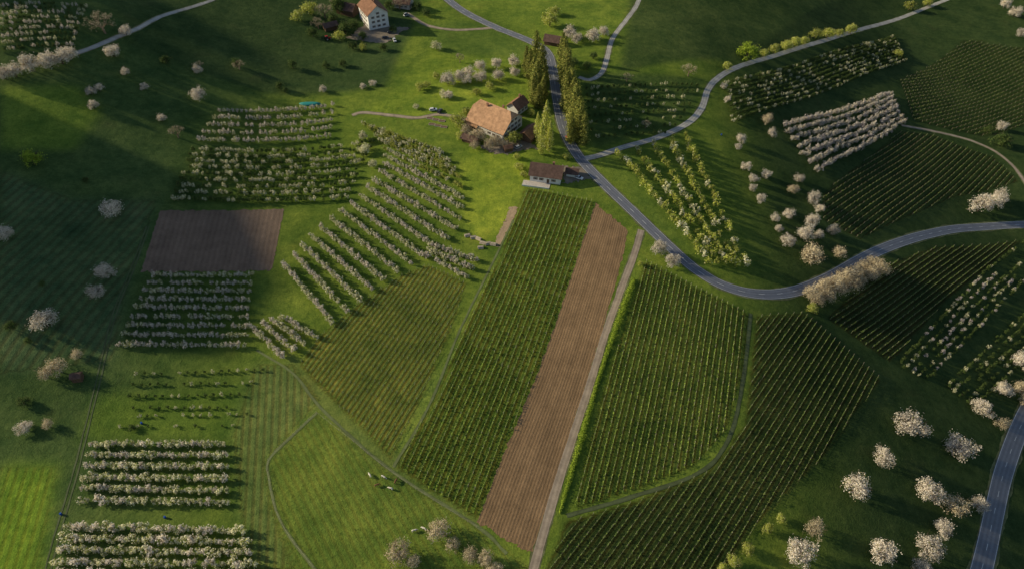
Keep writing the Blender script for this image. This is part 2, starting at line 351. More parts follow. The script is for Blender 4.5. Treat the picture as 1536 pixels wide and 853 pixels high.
def road_mat(name,c,wear=0.3,rough=.8,spec=.12):
    m,nt,b=nodes(name); uv=N(nt,'ShaderNodeTexCoord'); tc=uv.outputs['Object']
    n1=noise(nt,0.25,6,tc,.7); n2=noise(nt,6,3,tc)
    col=ramp(nt,n1.outputs[0],[(0.3,tuple(x*(1-wear) for x in c)),(0.7,tuple(x*(1+wear) for x in c))]).outputs[0]
    sx=N(nt,'ShaderNodeSeparateXYZ'); nt.links.new(uv.outputs['UV'],sx.inputs[0])
    wt=math_(nt,'COSINE',math_(nt,'MULTIPLY',math_(nt,'ABSOLUTE',sx.outputs[0]),4.2))
    col=mix(nt,1.0,col,ramp(nt,math_(nt,'MULTIPLY_ADD',wt,0.5,0.5),[(0,(0.85,.85,.85)),(1,(1.1,1.1,1.1))]).outputs[0],'MULTIPLY')
    col=mix(nt,1.0,col,ramp(nt,n2.outputs[0],[(0.3,(.85,.85,.85)),(.7,(1.15,1.15,1.15))]).outputs[0],'MULTIPLY')
    nt.links.new(col,b.inputs['Base Color']); b.inputs['Roughness'].default_value=rough; b.inputs['Specular IOR Level'].default_value=spec
    return m
asph=road_mat('asphalt',(0.150,0.158,0.185),.15,.6,.3); gravel=road_mat('pale_gravel',(0.40,0.38,0.34)); tanlane=road_mat('worn_lane',(0.33,0.265,0.20)); verge=road_mat('verge_dirt',(0.13,0.14,0.06),.5); paint=simple('road_paint',(0.72,0.72,0.70),var=.2,scale=1)
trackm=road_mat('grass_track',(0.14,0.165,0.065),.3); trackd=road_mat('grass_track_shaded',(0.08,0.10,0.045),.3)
R1=[(640,-30),(672,0),(700,20),(745,42),(790,60),(818,76),(828,100),(836,150),(846,195),(868,235),(905,275),(950,318),(1000,366),(1045,405),(1090,430),(1140,441),(1190,437),(1240,418),(1290,390),(1330,371),(1390,352),(1450,342),(1536,337),(1640,340)]
R2=[(1455,920),(1478,830),(1492,765),(1508,700),(1540,620),(1590,540),(1650,470)]
R3=[(878,238),(900,233),(935,221),(985,207),(1030,186),(1052,163),(1063,133),(1083,113),(1120,96),(1180,78),(1240,60),(1300,42),(1360,24),(1420,0),(1480,-25)]
for k,(px,wd) in enumerate([(R1,5.4),(R2,6.9)]):
    ribbon("road_verge",px,wd+1.4,verge,0.04,"ragged dirt verge beside the asphalt road","verge",.5)
    S,n,L=ribbon("road",px,wd,asph,0.10,"grey asphalt country road winding through vineyards","road")
    parts=[];nn=0;Vm=[];Fm=[]
    def strip(a,b_,o,wm):
        global nn
        idx=np.linspace(a,b_,max(2,int((b_-a)/1.5)+1))
        sx=np.interp(idx,L,S[:,0]); sy=np.interp(idx,L,S[:,1]); nX=np.interp(idx,L,n[:,0]); nY=np.interp(idx,L,n[:,1])
        for q in range(len(idx)):
            for s_ in (-1,1):
                x=sx[q]+nX[q]*(o+s_*wm/2); y=sy[q]+nY[q]*(o+s_*wm/2); Vm.append((x,y,float(H(x,y))+.135))
        for q in range(len(idx)-1): Fm.append((nn+2*q,nn+2*q+1,nn+2*q+3,nn+2*q+2))
        nn+=2*len(idx)
    a=0
    while a<L[-1]-4: strip(a,a+3,0,.13); a+=9
    strip(1,L[-1]-1,wd/2-.25,.12); strip(1,L[-1]-1,-wd/2+.25,.12)
    o=mesh_obj("road_marking",Vm,Fm,[paint]); tag(o,"white dashed centre line and edge lines","road marking",kind='structure')
def lane(nm,px,wd,mat,label,vg=True):
    if vg: ribbon("path_verge",px,wd+1.0,verge,0.03,"ragged worn verge beside the lane","verge",.4)
    return ribbon(nm,px,wd,mat,0.07,label,"path",.12)
lane("path",R3,3.3,gravel,"pale gravel lane curving uphill")
lane("path",[(965,-20),(955,8),(938,32),(918,60),(910,90),(902,110),(885,120),(868,116)],2.8,gravel,"pale lane bending down to the road")
lane("path",[(962,345),(950,385),(930,438),(908,500),(885,575),(858,658),(832,740),(800,853),(780,920)],2.7,tanlane,"straight brown farm lane beside a ploughed strip")
lane("path",[(-40,122),(0,112),(60,95),(130,75),(200,46),(250,22),(320,0),(360,-15)],2.4,gravel,"pale lane crossing the meadow")
lane("path",[(528,173),(545,169),(585,173),(625,177),(660,172),(700,180)],2.2,tanlane,"tan farm track leading to the farmhouse")
lane("path",[(610,20),(640,38),(680,45),(715,44),(745,41)],2.6,tanlane,"tan lane between meadow and road")
lane("path",[(1352,188),(1400,197),(1450,209),(1490,226),(1520,250),(1545,285)],2.0,tanlane,"narrow gravel track above the vineyard")
for off in (-6,6):
    lane("path",[(62+off*.8,900),(78+off*.7,830),(104+off*.6,740),(128+off*.5,650),(150+off*.5,560),(172+off*.4,470),(200+off*.4,400),(222+off*.3,340)],0.5,trackd,"worn wheel track through the grass",False)
lane("path",[(385,525),(440,560),(482,612),(580,700),(715,788),(760,830)],1.0,trackm,"worn grass track beside the vineyard",False)
lane("path",[(590,700),(645,605),(692,490),(742,388),(770,330)],0.9,trackm,"worn grass strip between two vineyards",False)
lane("path",[(1126,470),(1116,560),(1096,650),(1052,706),(950,744),(850,773)],1.4,trackd,"grass track curving around the vineyard",False)
lane("path",[(475,619),(440,652),(403,690),(404,720),(414,765),(435,805),(470,850),(500,890)],0.9,trackm,"worn grass line along the pasture fence",False)
# ---------------------------------------------------------------- ploughed fields
def soil(name,c,rows,k1=.08):
    m,nt,b=nodes(name); t=N(nt,'ShaderNodeTexCoord'); sx=N(nt,'ShaderNodeSeparateXYZ'); nt.links.new(t.outputs['UV'],sx.inputs[0])
    n1=noise(nt,.12,6,t.outputs['Object'],.7); n2=noise(nt,1.6,6,t.outputs['Object'],.75)
    f=math_(nt,'SINE',math_(nt,'MULTIPLY',math_(nt,'ADD',sx.outputs[0],math_(nt,'MULTIPLY',n1.outputs[0],.02)),rows*2*math.pi))
    f2=math_(nt,'SINE',math_(nt,'MULTIPLY',sx.outputs[0],rows*2*math.pi/4.0))
    hh=math_(nt,'ADD',math_(nt,'MULTIPLY',f,k1),math_(nt,'MULTIPLY',n2.outputs[0],.9)); hh=math_(nt,'ADD',hh,math_(nt,'MULTIPLY',f2,k1*.5))
    col=ramp(nt,hh,[(0.2,tuple(x*.6 for x in c)),(.8,tuple(x*1.3 for x in c))]).outputs[0]
    col=mix(nt,1.0,col,ramp(nt,n1.outputs[0],[(.3,(.75,.75,.75)),(.7,(1.2,1.2,1.2))]).outputs[0],'MULTIPLY')
    nt.links.new(col,b.inputs['Base Color']); bp=N(nt,'ShaderNodeBump'); bp.inputs['Distance'].default_value=.3; bp.inputs['Strength'].default_value=.7; nt.links.new(hh,bp.inputs['Height']); nt.links.new(bp.outputs[0],b.inputs['Normal']); return m
def loft(name,A,B,m,label,k=26,n=120,jit=.18,off=.05):
    def rs(P):
        S=spline(GP(P),1.0); L=np.concatenate([[0],np.cumsum(np.linalg.norm(np.diff(S,axis=0),axis=1))]); t=np.linspace(0,L[-1],n)
        return np.stack([np.interp(t,L,S[:,0]),np.interp(t,L,S[:,1])],1)
    a,b_=rs(A),rs(B); t=np.linspace(0,1,k); g=a[:,None]*(1-t)[None,:,None]+b_[:,None]*t[None,:,None]
    g[:,0]+=rng.normal(size=(n,2))*jit; g[:,-1]+=rng.normal(size=(n,2))*jit; g[0]+=rng.normal(size=(k,2))*jit*2; g[-1]+=rng.normal(size=(k,2))*jit*2
    z=H(g[...,0],g[...,1])+off; UV=np.stack([np.repeat(t[None],n,0),np.repeat(np.linspace(0,1,n)[:,None],k,1)],-1)
    return uvmesh(name,np.concatenate([g,z[...,None]],-1),UV,m,label,"field")
loft("ploughed_field",[(893,306),(855,420),(810,550),(760,670),(716,782)],[(942,345),(930,400),(890,540),(845,680),(797,830)],soil('soil_warm',(0.265,0.168,0.088),18,.1),"long strip of ploughed reddish brown soil")
loft("ploughed_field",[(240,316),(212,407)],[(426,313),(408,405)],soil('soil_dark',(0.215,0.150,0.105),24,.06),"dark ploughed rectangular plot of soil",n=60,k=60)
loft("bare_earth",[(766,310),(757,330),(748,350),(741,368)],[(776,311),(770,330),(758,352),(750,370)],soil('soil_sandy',(0.46,0.33,0.21),2,.02),"narrow bare sandy earth strip by the vineyard",k=6,n=40,jit=.4)
# ---------------------------------------------------------------- vineyards
def clip(P,dr,spc):
    a,b_=G(*dr[0]),G(*dr[1]); d=(b_-a)[:2]; d/=np.linalg.norm(d); n=np.array([-d[1],d[0]])
    Q=np.array(P)[:,:2]; s=Q@d; t=Q@n; out=[]; o=math.ceil(t.min()/spc)*spc
    while o<t.max():
        xs_=[]
        for k in range(len(Q)):
            t0,t1=t[k],t[(k+1)%len(Q)]
            if (t0>o)!=(t1>o): xs_.append(s[k]+(o-t0)/(t1-t0)*(s[(k+1)%len(Q)]-s[k]))
        xs_.sort()
        for q in range(0,len(xs_)-1,2):
            if xs_[q+1]-xs_[q]>5: out.append((d*xs_[q]+n*o,d*xs_[q+1]+n*o))
        o+=spc
    return out
breaks=[(G(735,382)[:2],G(850,452)[:2]),(G(683,488)[:2],G(800,578)[:2])]
def nearbreak(xy):
    m=np.zeros(len(xy),bool)
    for a,b_ in breaks:
        d=(b_-a)/np.linalg.norm(b_-a); r=xy-a; s=r@d; t=np.abs(r@np.array([-d[1],d[0]])); m|=(t<.95)&(s>0)&(s<np.linalg.norm(b_-a))
    return m
nrow=0
for P,dr,spc,den,vm,ls,vh in VYW:
    for a,b_ in clip(P,dr,spc):
        L=np.linalg.norm(b_-a); d=(b_-a)/L; n=np.array([-d[1],d[0]]); t=T(); k=int(L*den)
        cl=np.arange(0.5,L,1.1); cl=cl[rng.uniform(size=len(cl))>.05]
        s=rng.choice(cl,k)+rng.normal(size=k)*.32; s=np.clip(s,0,L); of=rng.normal(size=k)*.11; z=rng.uniform(.25,vh,k)
        keep=~nearbreak(a+d*s[:,None]); s=s[keep]; of=of[keep]; z=z[keep]; k=len(s)
        xy=a+d*s[:,None]+n*of[:,None]; gz=H(xy[:,0],xy[:,1]); g0=float(H(*a)); org=np.array([a[0],a[1],g0])
        sg=np.sign(of)[:,None]; outv=np.column_stack([sg*n[None,:],np.full(k,.7)])
        t.leaves(np.column_stack([xy,gz+z])-org,ls,0,out=outv,rnd=.6)
        q=np.arange(0,L+.01,3.0); cxy=a+d*q[:,None]; cz=H(cxy[:,0],cxy[:,1])
        if len(q)>2: t.pipe(np.column_stack([cxy,cz+.5])-org,.03,1)
        V,F,mi=t.get(); me=quad_mesh("vine_row",V,F,mi,[M[vm],M['bark']]); o=bpy.data.objects.new("vine_row",me); o.location=org; COL.objects.link(o)
        tag(o,"row of young green grapevines trained on wooden posts","vine row","parallel vine rows on the slope")
        t=T()
        if len(q)>2: t.pipe(np.column_stack([cxy,cz+1.15])-org,.009,0)
        for qq in np.arange(0,L,5.0):
            p=a+d*qq+rng.normal(size=2)*.02; g=float(H(*p)); r=.055
            t.tube(np.array([p[0],p[1],g-.3])-org,np.array([p[0],p[1],g+1.6])-org,r,r,0,4)
        V,F,mi=t.get(); me=quad_mesh("trellis",V,F,mi,[M['post' if vm=='vine' else 'postd']]); c_=bpy.data.objects.new("trellis",me); c_.parent=o; COL.objects.link(c_); nrow+=1
print("vine rows",nrow)
# ---------------------------------------------------------------- dwarf orchard trees
def dwarf(R=1.2,h=2.9,n=170,size=.25):
    t=T(); t.tube((0,0,-.3),(0,0,h*.75),.07,.03,0,4)
    for q in range(4): a=q*1.6; t.tube((0,0,.8+.2*q),(math.cos(a)*R*.6,math.sin(a)*R*.6,1.5+.25*q),.04,.015,0,3)
    p,o=crown_pts(n,R,h*.8,.8,9,.28); t.leaves(p,size,1,out=o); return t.get()
keys=['white','cream','green','yellow','pink']
dm={key:[dwarf() for _ in range(3)] for key in keys}
dwl=[]
def orow(a,b_,spc,mats,scale=1.0,gap=.05,jit=.14):
    L=np.linalg.norm(b_[:2]-a[:2]); k=max(1,int(L/spc))
    for q in range(k+1):
        if rng.uniform()<gap: continue
        p=a[:2]+(b_[:2]-a[:2])*q/max(k,1)+rng.normal(size=2)*jit
        dwl.append((p[0],p[1],float(H(*p)),mats[rng.integers(len(mats))],scale*rng.uniform(.78,1.15)))
def block(TL,TR,BL,BR,n,spc,mats,scale=1.0,gap=.05,jit=.14):
    c=[G(*q) for q in (TL,TR,BL,BR)]
    for i in range(n):
        f=i/max(1,n-1); orow(c[0]*(1-f)+c[2]*f,c[1]*(1-f)+c[3]*f,spc,mats,scale,gap,jit)
W,Cc,Gr,Ye,Pi='white','cream','green','yellow','pink'
A_=spline(GP([(545,188),(572,215),(578,245),(562,272),(535,302),(480,345),(428,400)]),.5); B_=spline(GP([(664,232),(690,272),(692,315),(680,350),(640,385),(585,415),(500,487)]),.5)
for i in range(19):
    f=i/18; a=A_[int(f*(len(A_)-1))]; b_=B_[int(f*(len(B_)-1))]; orow(a,b_,1.7,[Cc,Cc,W] if i>4 else [Cc,Ye],1.02,.03,.12)
block((650,372),(715,392),(640,385),(700,418),3,1.7,[W,Cc],1.05)
block((425,478),(475,508),(378,490),(425,538),4,1.8,[W,Cc],1.05)
block((330,168),(500,160),(300,212),(495,206),5,2.1,[Cc,W,W],1.0,.08)
block((290,226),(560,214),(262,300),(520,298),9,2.0,[Cc,Cc,Gr,Gr],1.0,.08)
block((232,415),(378,415),(182,518),(368,520),9,2.0,[W,W,Cc],.95,.06)
block((205,562),(395,556),(190,612),(340,612),4,2.8,[Gr,Gr,Cc],.62,.12)
block((195,625),(370,622),(180,640),(350,640),2,3.0,[Gr,Cc],.55,.2)
block((140,668),(338,668),(122,752),(342,756),6,1.9,[Cc,W,Cc],1.05,.04)
block((105,792),(365,798),(78,862),(385,866),5,1.9,[Cc,Cc,W],1.15,.03)
c4=[G(928,234),G(1060,394),G(1028,208),G(1116,398)]
for i in range(5):
    f=i/4; orow(c4[0]*(1-f)+c4[2]*f,c4[1]*(1-f)+c4[3]*f,3.5,[Ye,Ye,Ye,Cc],1.6,.10,.4)
block((1088,126),(1340,56),(1098,184),(1358,92),9,2.2,[Gr,Gr,Gr,Cc],.9,.08)
block((1172,190),(1335,142),(1222,258),(1352,186),7,2.2,[Pi,W,W],1.25,.1,.5)
block((880,135),(1052,130),(888,208),(1005,200),8,3.0,[Gr,Gr,Cc],.85,.15)
block((1345,548),(1480,405),(1390,568),(1536,420),5,2.5,[Gr,Gr,Gr,Cc,Pi],.75,.2,.25)
block((1480,405),(1536,362),(1500,425),(1545,380),2,2.6,[Gr,Cc,Gr],.75,.2)
block((1420,580),(1560,450),(1460,610),(1590,490),5,2.6,[Gr,Gr,Gr,Gr,Cc],.8,.22,.25)
block((0,12),(130,12),(0,78),(110,70),9,2.0,[Cc,W,Gr],.85,.1)
mats5=[M['bark']]+[M[k] for k in keys]
dme={k:[quad_mesh("apple_tree",*v,[M['bark'],M[k]]) for v in dm[k]] for k in keys}
dwl.sort(key=lambda t:depth(np.array(t[:3]))/t[4])
print("orchard trees",len(dwl))
LB={'white':"small white blossoming apple tree in an orchard row",'cream':"small leafing apple tree with cream blossom",'green':"small dark green leafing apple tree",'yellow':"small yellow green leafing apple tree",'pink':"small pinkish white blossoming apple tree"}
parts=[]
for i,(x,y,z,k,s) in enumerate(dwl):
    v=rng.integers(3); an=rng.uniform(0,6.28)
    if i<300:
        o=bpy.data.objects.new("apple_tree",dme[k][v]); o.location=(x,y,z); o.rotation_euler=(0,0,an); o.scale=(s,s,s*rng.uniform(.85,1.15)); COL.objects.link(o)
        tag(o,LB[k],"tree","apple trees in orchard rows")
    else:
        V,F,mi=dm[k][v]; c_,s_=math.cos(an)*s,math.sin(an)*s
        V2=np.stack([V[:,0]*c_-V[:,1]*s_+x,V[:,0]*s_+V[:,1]*c_+y,V[:,2]*s+z],1); m2=np.where(mi==0,0,keys.index(k)+1); parts.append((V2,F,m2))
V,F,mi=join(parts); me=quad_mesh("apple_orchard",V,F,mi,mats5); o=bpy.data.objects.new("apple_orchard",me); COL.objects.link(o)
tag(o,"many rows of small blossoming apple trees on grass","orchard",kind="stuff")
# ---------------------------------------------------------------- big trees
TV={}
def reg(kind,fn,n,bark,leaf):
    TV[kind]=[]
    for _ in range(n):
        t,c_=fn(); TV[kind].append((quad_mesh("trunk",*t,[bark]),quad_mesh("crown",*c_,[leaf])))
reg('cherry',big_tree,7,M['bark'],M['white'])
reg('leafy',lambda:big_tree(1800,.32),2,M['bark'],M['green'])
reg('yellow',lambda:big_tree(1800,.32),3,M['bark'],M['yellow'])
reg('bright',lambda:big_tree(2000,.32),1,M['bark'],M['bright'])
reg('creamy',lambda:big_tree(1700,.3),2,M['bark'],M['cream'])
reg('tan',lambda:big_tree(1900,.23,nclump=50),4,M['twig'],M['tan'])
reg('bare',bare_tree,2,M['twig'],M['tan'])
reg('fir',fir,6,M['bark'],M['fir'])
reg('poplar',poplar,2,M['bark'],M['yellow'])
INFO={'cherry':("cherry_tree","round white blossoming cherry tree on dark grass","blossoming cherry trees on the meadow"),
'leafy':("leafy_tree","dark green leafy tree on the meadow","leafy trees on the meadow"),'yellow':("leafing_tree","yellow green leafing tree beside the farm lane","trees in fresh leaf"),
'bright':("lime_tree","bright green round tree beside the gravel lane","bright green round trees"),'creamy':("fruit_tree","fruit tree with green leaves and cream blossom","fruit trees near the farm"),
'tan':("budding_tree","budding tree with dense tan branches on grass","budding tan trees"),'bare':("bare_tree","bare brown branching tree on the meadow","bare trees"),
'fir':("fir_tree","tall olive green conical fir beside the road","tall firs lining the road"),'poplar':("poplar_tree","slim yellow green poplar beside the farmhouse","slim poplars at the farm")}
def plant(kind,u,v,r=None,scale=None,raw=False,label=None):
    if r is None: p=G(u,v); s=scale or 1
    else:
        p=G(u,v+r*(0 if raw else .55)); s=r*depth(p)/FPX/4.6
    nm,lb,gr=INFO[kind]; e=bpy.data.objects.new(nm,None); e.empty_display_size=1; COL.objects.link(e); e.location=p; e.rotation_euler=(0,0,rng.uniform(0,6.28)); e.scale=(s*rng.uniform(.9,1.1),s*rng.uniform(.9,1.1),s*rng.uniform(.88,1.12))
    tag(e,label or lb,"tree",gr); tm,cm=TV[kind][rng.integers(len(TV[kind]))]
    for nme,md in (("trunk",tm),("crown",cm)):
        c_=bpy.data.objects.new(nme,md); c_.parent=e; COL.objects.link(c_)
for u,v,r in [(1279,724,22),(1360,632,24),(1320,680,17),(1434,665,22),(1388,732,19),(1466,752,15),(1318,820,22),(1195,822,25),(1410,788,15),(1388,815,22),(1380,848,16),(1470,608,16),(1503,582,13),(1530,538,16),(1466,308,17),(1485,300,16),(1498,293,13),
 (1110,208,9),(1107,220,6),(1118,250,9),(1130,268,8),(1148,262,8),(1140,297,9),(1128,282,7),(1198,268,8),(1218,298,11),(1228,313,8),(1182,320,9),(1162,327,8),(1180,360,12),(1205,350,13),(1215,332,12),(1248,345,10),(1226,352,9),(1168,342,7),(1157,200,8),(1085,130,6),(1090,150,6),
 (988,372,13),(1008,390,13),(672,120,12),(690,115,11),(703,110,9),(720,99,10),(745,97,10),(771,92,10),(700,120,9),(722,117,10),(748,114,10),(772,108,9),(673,143,8),(855,50,12),(865,60,9),(890,55,12),(905,48,9),
 (172,78,13),(190,47,10),(298,142,12),(95,88,15),(75,93,15),(48,98,15),(25,108,14),(8,112,12),(108,82,12),(138,138,8),(150,133,8),(142,158,9),(172,314,16),(12,350,14),(160,406,16),(147,436,13),(72,478,18),(298,105,8),(218,130,7),(485,134,7),(545,130,6),(40,638,12),(190,108,7),(244,178,7),(560,125,6),(1520,20,10),(1530,50,9),(1505,8,9),(1500,190,9)]: plant('cherry',u,v,r)
for u,v,r in [(250,90,8),(440,98,8),(490,99,7),(515,96,7),(420,130,7),(355,95,7),(428,135,6),(1500,210,14),(1480,195,8),(20,488,10),(44,510,7),(130,270,5),(65,425,6),(520,45,14),(500,30,10),(38,600,10),(200,640,6),(545,55,8),(470,50,9),(590,45,7),(625,10,9),(640,20,8),(530,70,8),(575,72,7),(860,95,9),(880,100,8),(890,85,7),(510,12,14),(530,38,10),(584,8,9),(726,160,9),(700,168,8)]: plant('leafy',u,v,r)
for u,v,r in [(825,32,14),(832,18,10),(465,15,13),(447,25,10),(688,184,13),(770,208,11),(630,132,8),(640,128,7),(655,115,7),(779,250,8),(1320,405,10),(1217,460,9),(960,395,5),(1090,100,8),(1345,80,8),(1363,10,9),(1390,5,8),(785,262,6),(850,235,7),(700,170,8),(715,138,8),(735,130,8),(510,55,9),(775,235,6),(545,72,7),(690,205,7),(800,150,8),(797,170,7)]: plant('yellow',u,v,r)
for u,v in [(1145,80),(1160,74),(1178,70),(1190,65),(1205,62),(1222,52),(1240,52),(1258,50),(1275,45)]: plant('yellow',u,v,rng.uniform(7,11))
plant('bright',1120,78,17); plant('bright',52,238,15,label="round green tree alone on the shaded meadow")
for u,v,r in [(665,142,7),(655,70,8),(625,160,6),(545,205,8),(548,225,9),(560,245,8)]: plant('creamy',u,v,r)
for u,v,r in [(1150,790,9),(1170,775,8),(1120,820,11),(1100,838,12),(1082,850,9)]: plant('yellow',u,v,r,label="low yellow green bush beside the vineyard")
for u,v,r in [(598,822,20),(622,838,12),(658,790,18),(680,812,14),(705,828,13),(728,834,15),(742,850,14),(1427,752,20),(1220,788,17),(1500,632,12),(1530,580,15),(1535,600,12),(1188,284,9),(1150,180,9),(1215,382,20),(1257,378,12),(700,197,11),(720,204,13),(743,212,12),(735,218,10),(757,216,9),(90,548,17),(118,530,10),(72,560,12),(75,635,9),(712,218,9)]: plant('tan',u,v,r)
for k in range(14):
    f=k/13; plant('tan',1215+f*102+rng.uniform(-3,3),438-f*50+(k%2)*14,rng.uniform(13,18),label="large pale tan willow beside the curving road")
for u,v,r in [(158,40,19),(268,200,13),(360,100,9),(1032,108,12),(940,118,9),(968,188,8),(735,190,11),(690,90,8),(300,100,7),(488,20,14),(600,8,12),(505,8,12),(710,208,10),(478,38,10)]: plant('bare',u,v,r)
for u,v,s in [(795,118,.85),(801,130,.95),(806,142,1.0),(801,155,.8),(812,125,1.05),(815,150,.8),(808,162,.7),(843,92,.85),(846,112,1.0),(848,124,1.0),(850,137,1.1),(852,150,1.0),(855,162,1.05),(858,174,1.1),(861,186,1.0),(865,198,1.0),(869,208,.95),(874,216,.75),(856,212,.7),(790,105,.7),(804,100,.8),(849,165,.9)]: plant('fir',u,v,scale=s)
for u,v,s in [(818,222,1.25),(812,232,1.0),(824,228,.8),(806,212,.8)]: plant('poplar',u,v,scale=s)
S=spline(GP([(951,420),(925,490),(902,555),(880,630),(860,700),(840,768)]),.5); t=T(); k=11000
i=rng.integers(0,len(S),k); bul=.85+.3*np.sin(i*.05)+.2*np.sin(i*.017+1); ph_=rng.normal(size=(k,2))*.5*bul[:,None]; zz=np.abs(rng.normal(size=k))*.8*bul+.1; xy=S[i]+ph_; z=H(xy[:,0],xy[:,1])+zz
t.leaves(np.column_stack([xy,z]),.24,0,out=np.column_stack([ph_,zz*.6])); V,F,mi=t.get(); org=V.mean(0); org[2]=z.min(); me=quad_mesh("hedge",V-org,F,mi,[M['bright']]); o=bpy.data.objects.new("hedge",me); o.location=org; COL.objects.link(o)
tag(o,"long bright yellow green hedge beside the brown lane","hedge")
gt=foliage('tuft_grass',[(0,(0.14,0.21,0.04)),(0.5,(0.20,0.27,0.05)),(0.85,(0.26,0.29,0.08))],.3)
t=T()
for px,k in [([(405,692),(475,620),(585,708),(715,790),(800,853),(445,853),(410,760)],9000),([(425,520),(600,680),(720,775),(716,790),(580,705),(480,620),(440,560)],4000),([(700,220),(795,230),(785,280),(745,370),(700,350),(690,260)],5000),([(590,680),(750,370),(775,320),(785,330),(600,700)],4000),([(560,170),(640,70),(780,80),(700,170)],5000),([(385,545),(440,545),(480,600),(400,690),(405,750),(440,853),(370,853),(350,650)],4000),([(0,560),(380,560),(380,660),(0,853)],6000)]:
    P=np.array(GP(px))[:,:2]; lo,hi=P.min(0),P.max(0); q=rng.uniform(lo,hi,(k*2,2)); idx=inpoly(P,q[:,0],q[:,1])[:k]; q=q[idx]
    t.leaves(np.column_stack([q,H(q[:,0],q[:,1])+.05]),.12,0,out=np.array([-.5,0,1.]))
V,F,mi=t.get(); o=bpy.data.objects.new("grass_tufts",quad_mesh("grass_tufts",V,F,mi,[gt])); COL.objects.link(o); tag(o,"tufts of taller grass across the meadow","grass",kind="stuff")
# ---------------------------------------------------------------- buildings
def tile_mat(name,c):
    m,nt,b=nodes(name); t=N(nt,'ShaderNodeTexCoord'); n1=noise(nt,.5,6,t.outputs['Object'],.7)
    wv=N(nt,'ShaderNodeTexWave',wave_type='BANDS',bands_direction='Z'); wv.inputs['Scale'].default_value=1.6; wv.inputs['Distortion'].default_value=1; nt.links.new(t.outputs['Object'],wv.inputs['Vector'])
    col=ramp(nt,n1.outputs[0],[(.3,tuple(x*.6 for x in c)),(.7,tuple(x*1.3 for x in c))]).outputs[0]
    col=mix(nt,.35,col,wv.outputs[0],'MULTIPLY'); nt.links.new(col,b.inputs['Base Color']); return m
tile=tile_mat('roof_tile_orange',(0.60,0.35,0.20)); tile2=tile_mat('roof_tile_brown',(0.16,0.10,0.08)); tile3=tile_mat('roof_tile_red',(0.30,0.16,0.10))
plaster=simple('white_plaster',(0.72,0.70,0.66),var=.1,scale=.6); wood=simple('dark_wood',(0.13,0.08,0.05),var=.3,scale=2); stone=simple('terrace_stone',(0.50,0.45,0.40),var=.2,scale=1.5)
glass=simple('window_glass',(0.03,0.035,0.045),rough=.1,var=.2); framem=simple('window_frame',(0.6,0.57,0.5),var=.05); shut=simple('shutter_paint',(0.16,0.1,0.07),var=.1); brick=simple('chimney_brick',(0.3,0.16,0.11))
def boxVF(x0,x1,y0,y1,z0,z1):
    V=[(x0,y0,z0),(x1,y0,z0),(x1,y1,z0),(x0,y1,z0),(x0,y0,z1),(x1,y0,z1),(x1,y1,z1),(x0,y1,z1)]
    return V,[(0,3,2,1),(4,5,6,7),(0,1,5,4),(1,2,6,5),(2,3,7,6),(3,0,4,7)]
def boxes(name,bl,mats,parent=None,bevel=0,loc=(0,0,0)):
    V=[];F=[];mi=[]
    for q in bl:
        v,f=boxVF(*q[:6]); n=len(V); V+=v; F+=[tuple(i+n for i in ff) for ff in f]; mi+=[q[6] if len(q)>6 else 0]*6
    o=mesh_obj(name,V,F,mats,mi,parent,loc)
    if bevel: md=o.modifiers.new("b",'BEVEL'); md.width=bevel; md.segments=2
    return o
wm=None
def window_mesh():
    global wm
    if wm: return wm
    o=boxes("window",[(-.5,.5,-.04,.0,-.7,.7,1),(-.6,-.5,-.09,.02,-.8,.8,0),(.5,.6,-.09,.02,-.8,.8,0),(-.5,.5,-.09,.02,.7,.8,0),(-.5,.5,-.12,.02,-.8,-.7,0),(-.03,.03,-.07,-.041,-.7,.7,0),(-1.1,-.61,-.07,.0,-.75,.75,2),(.61,1.1,-.07,.0,-.75,.75,2)],[framem,glass,shut])
    wm=o.data; bpy.data.objects.remove(o); return wm
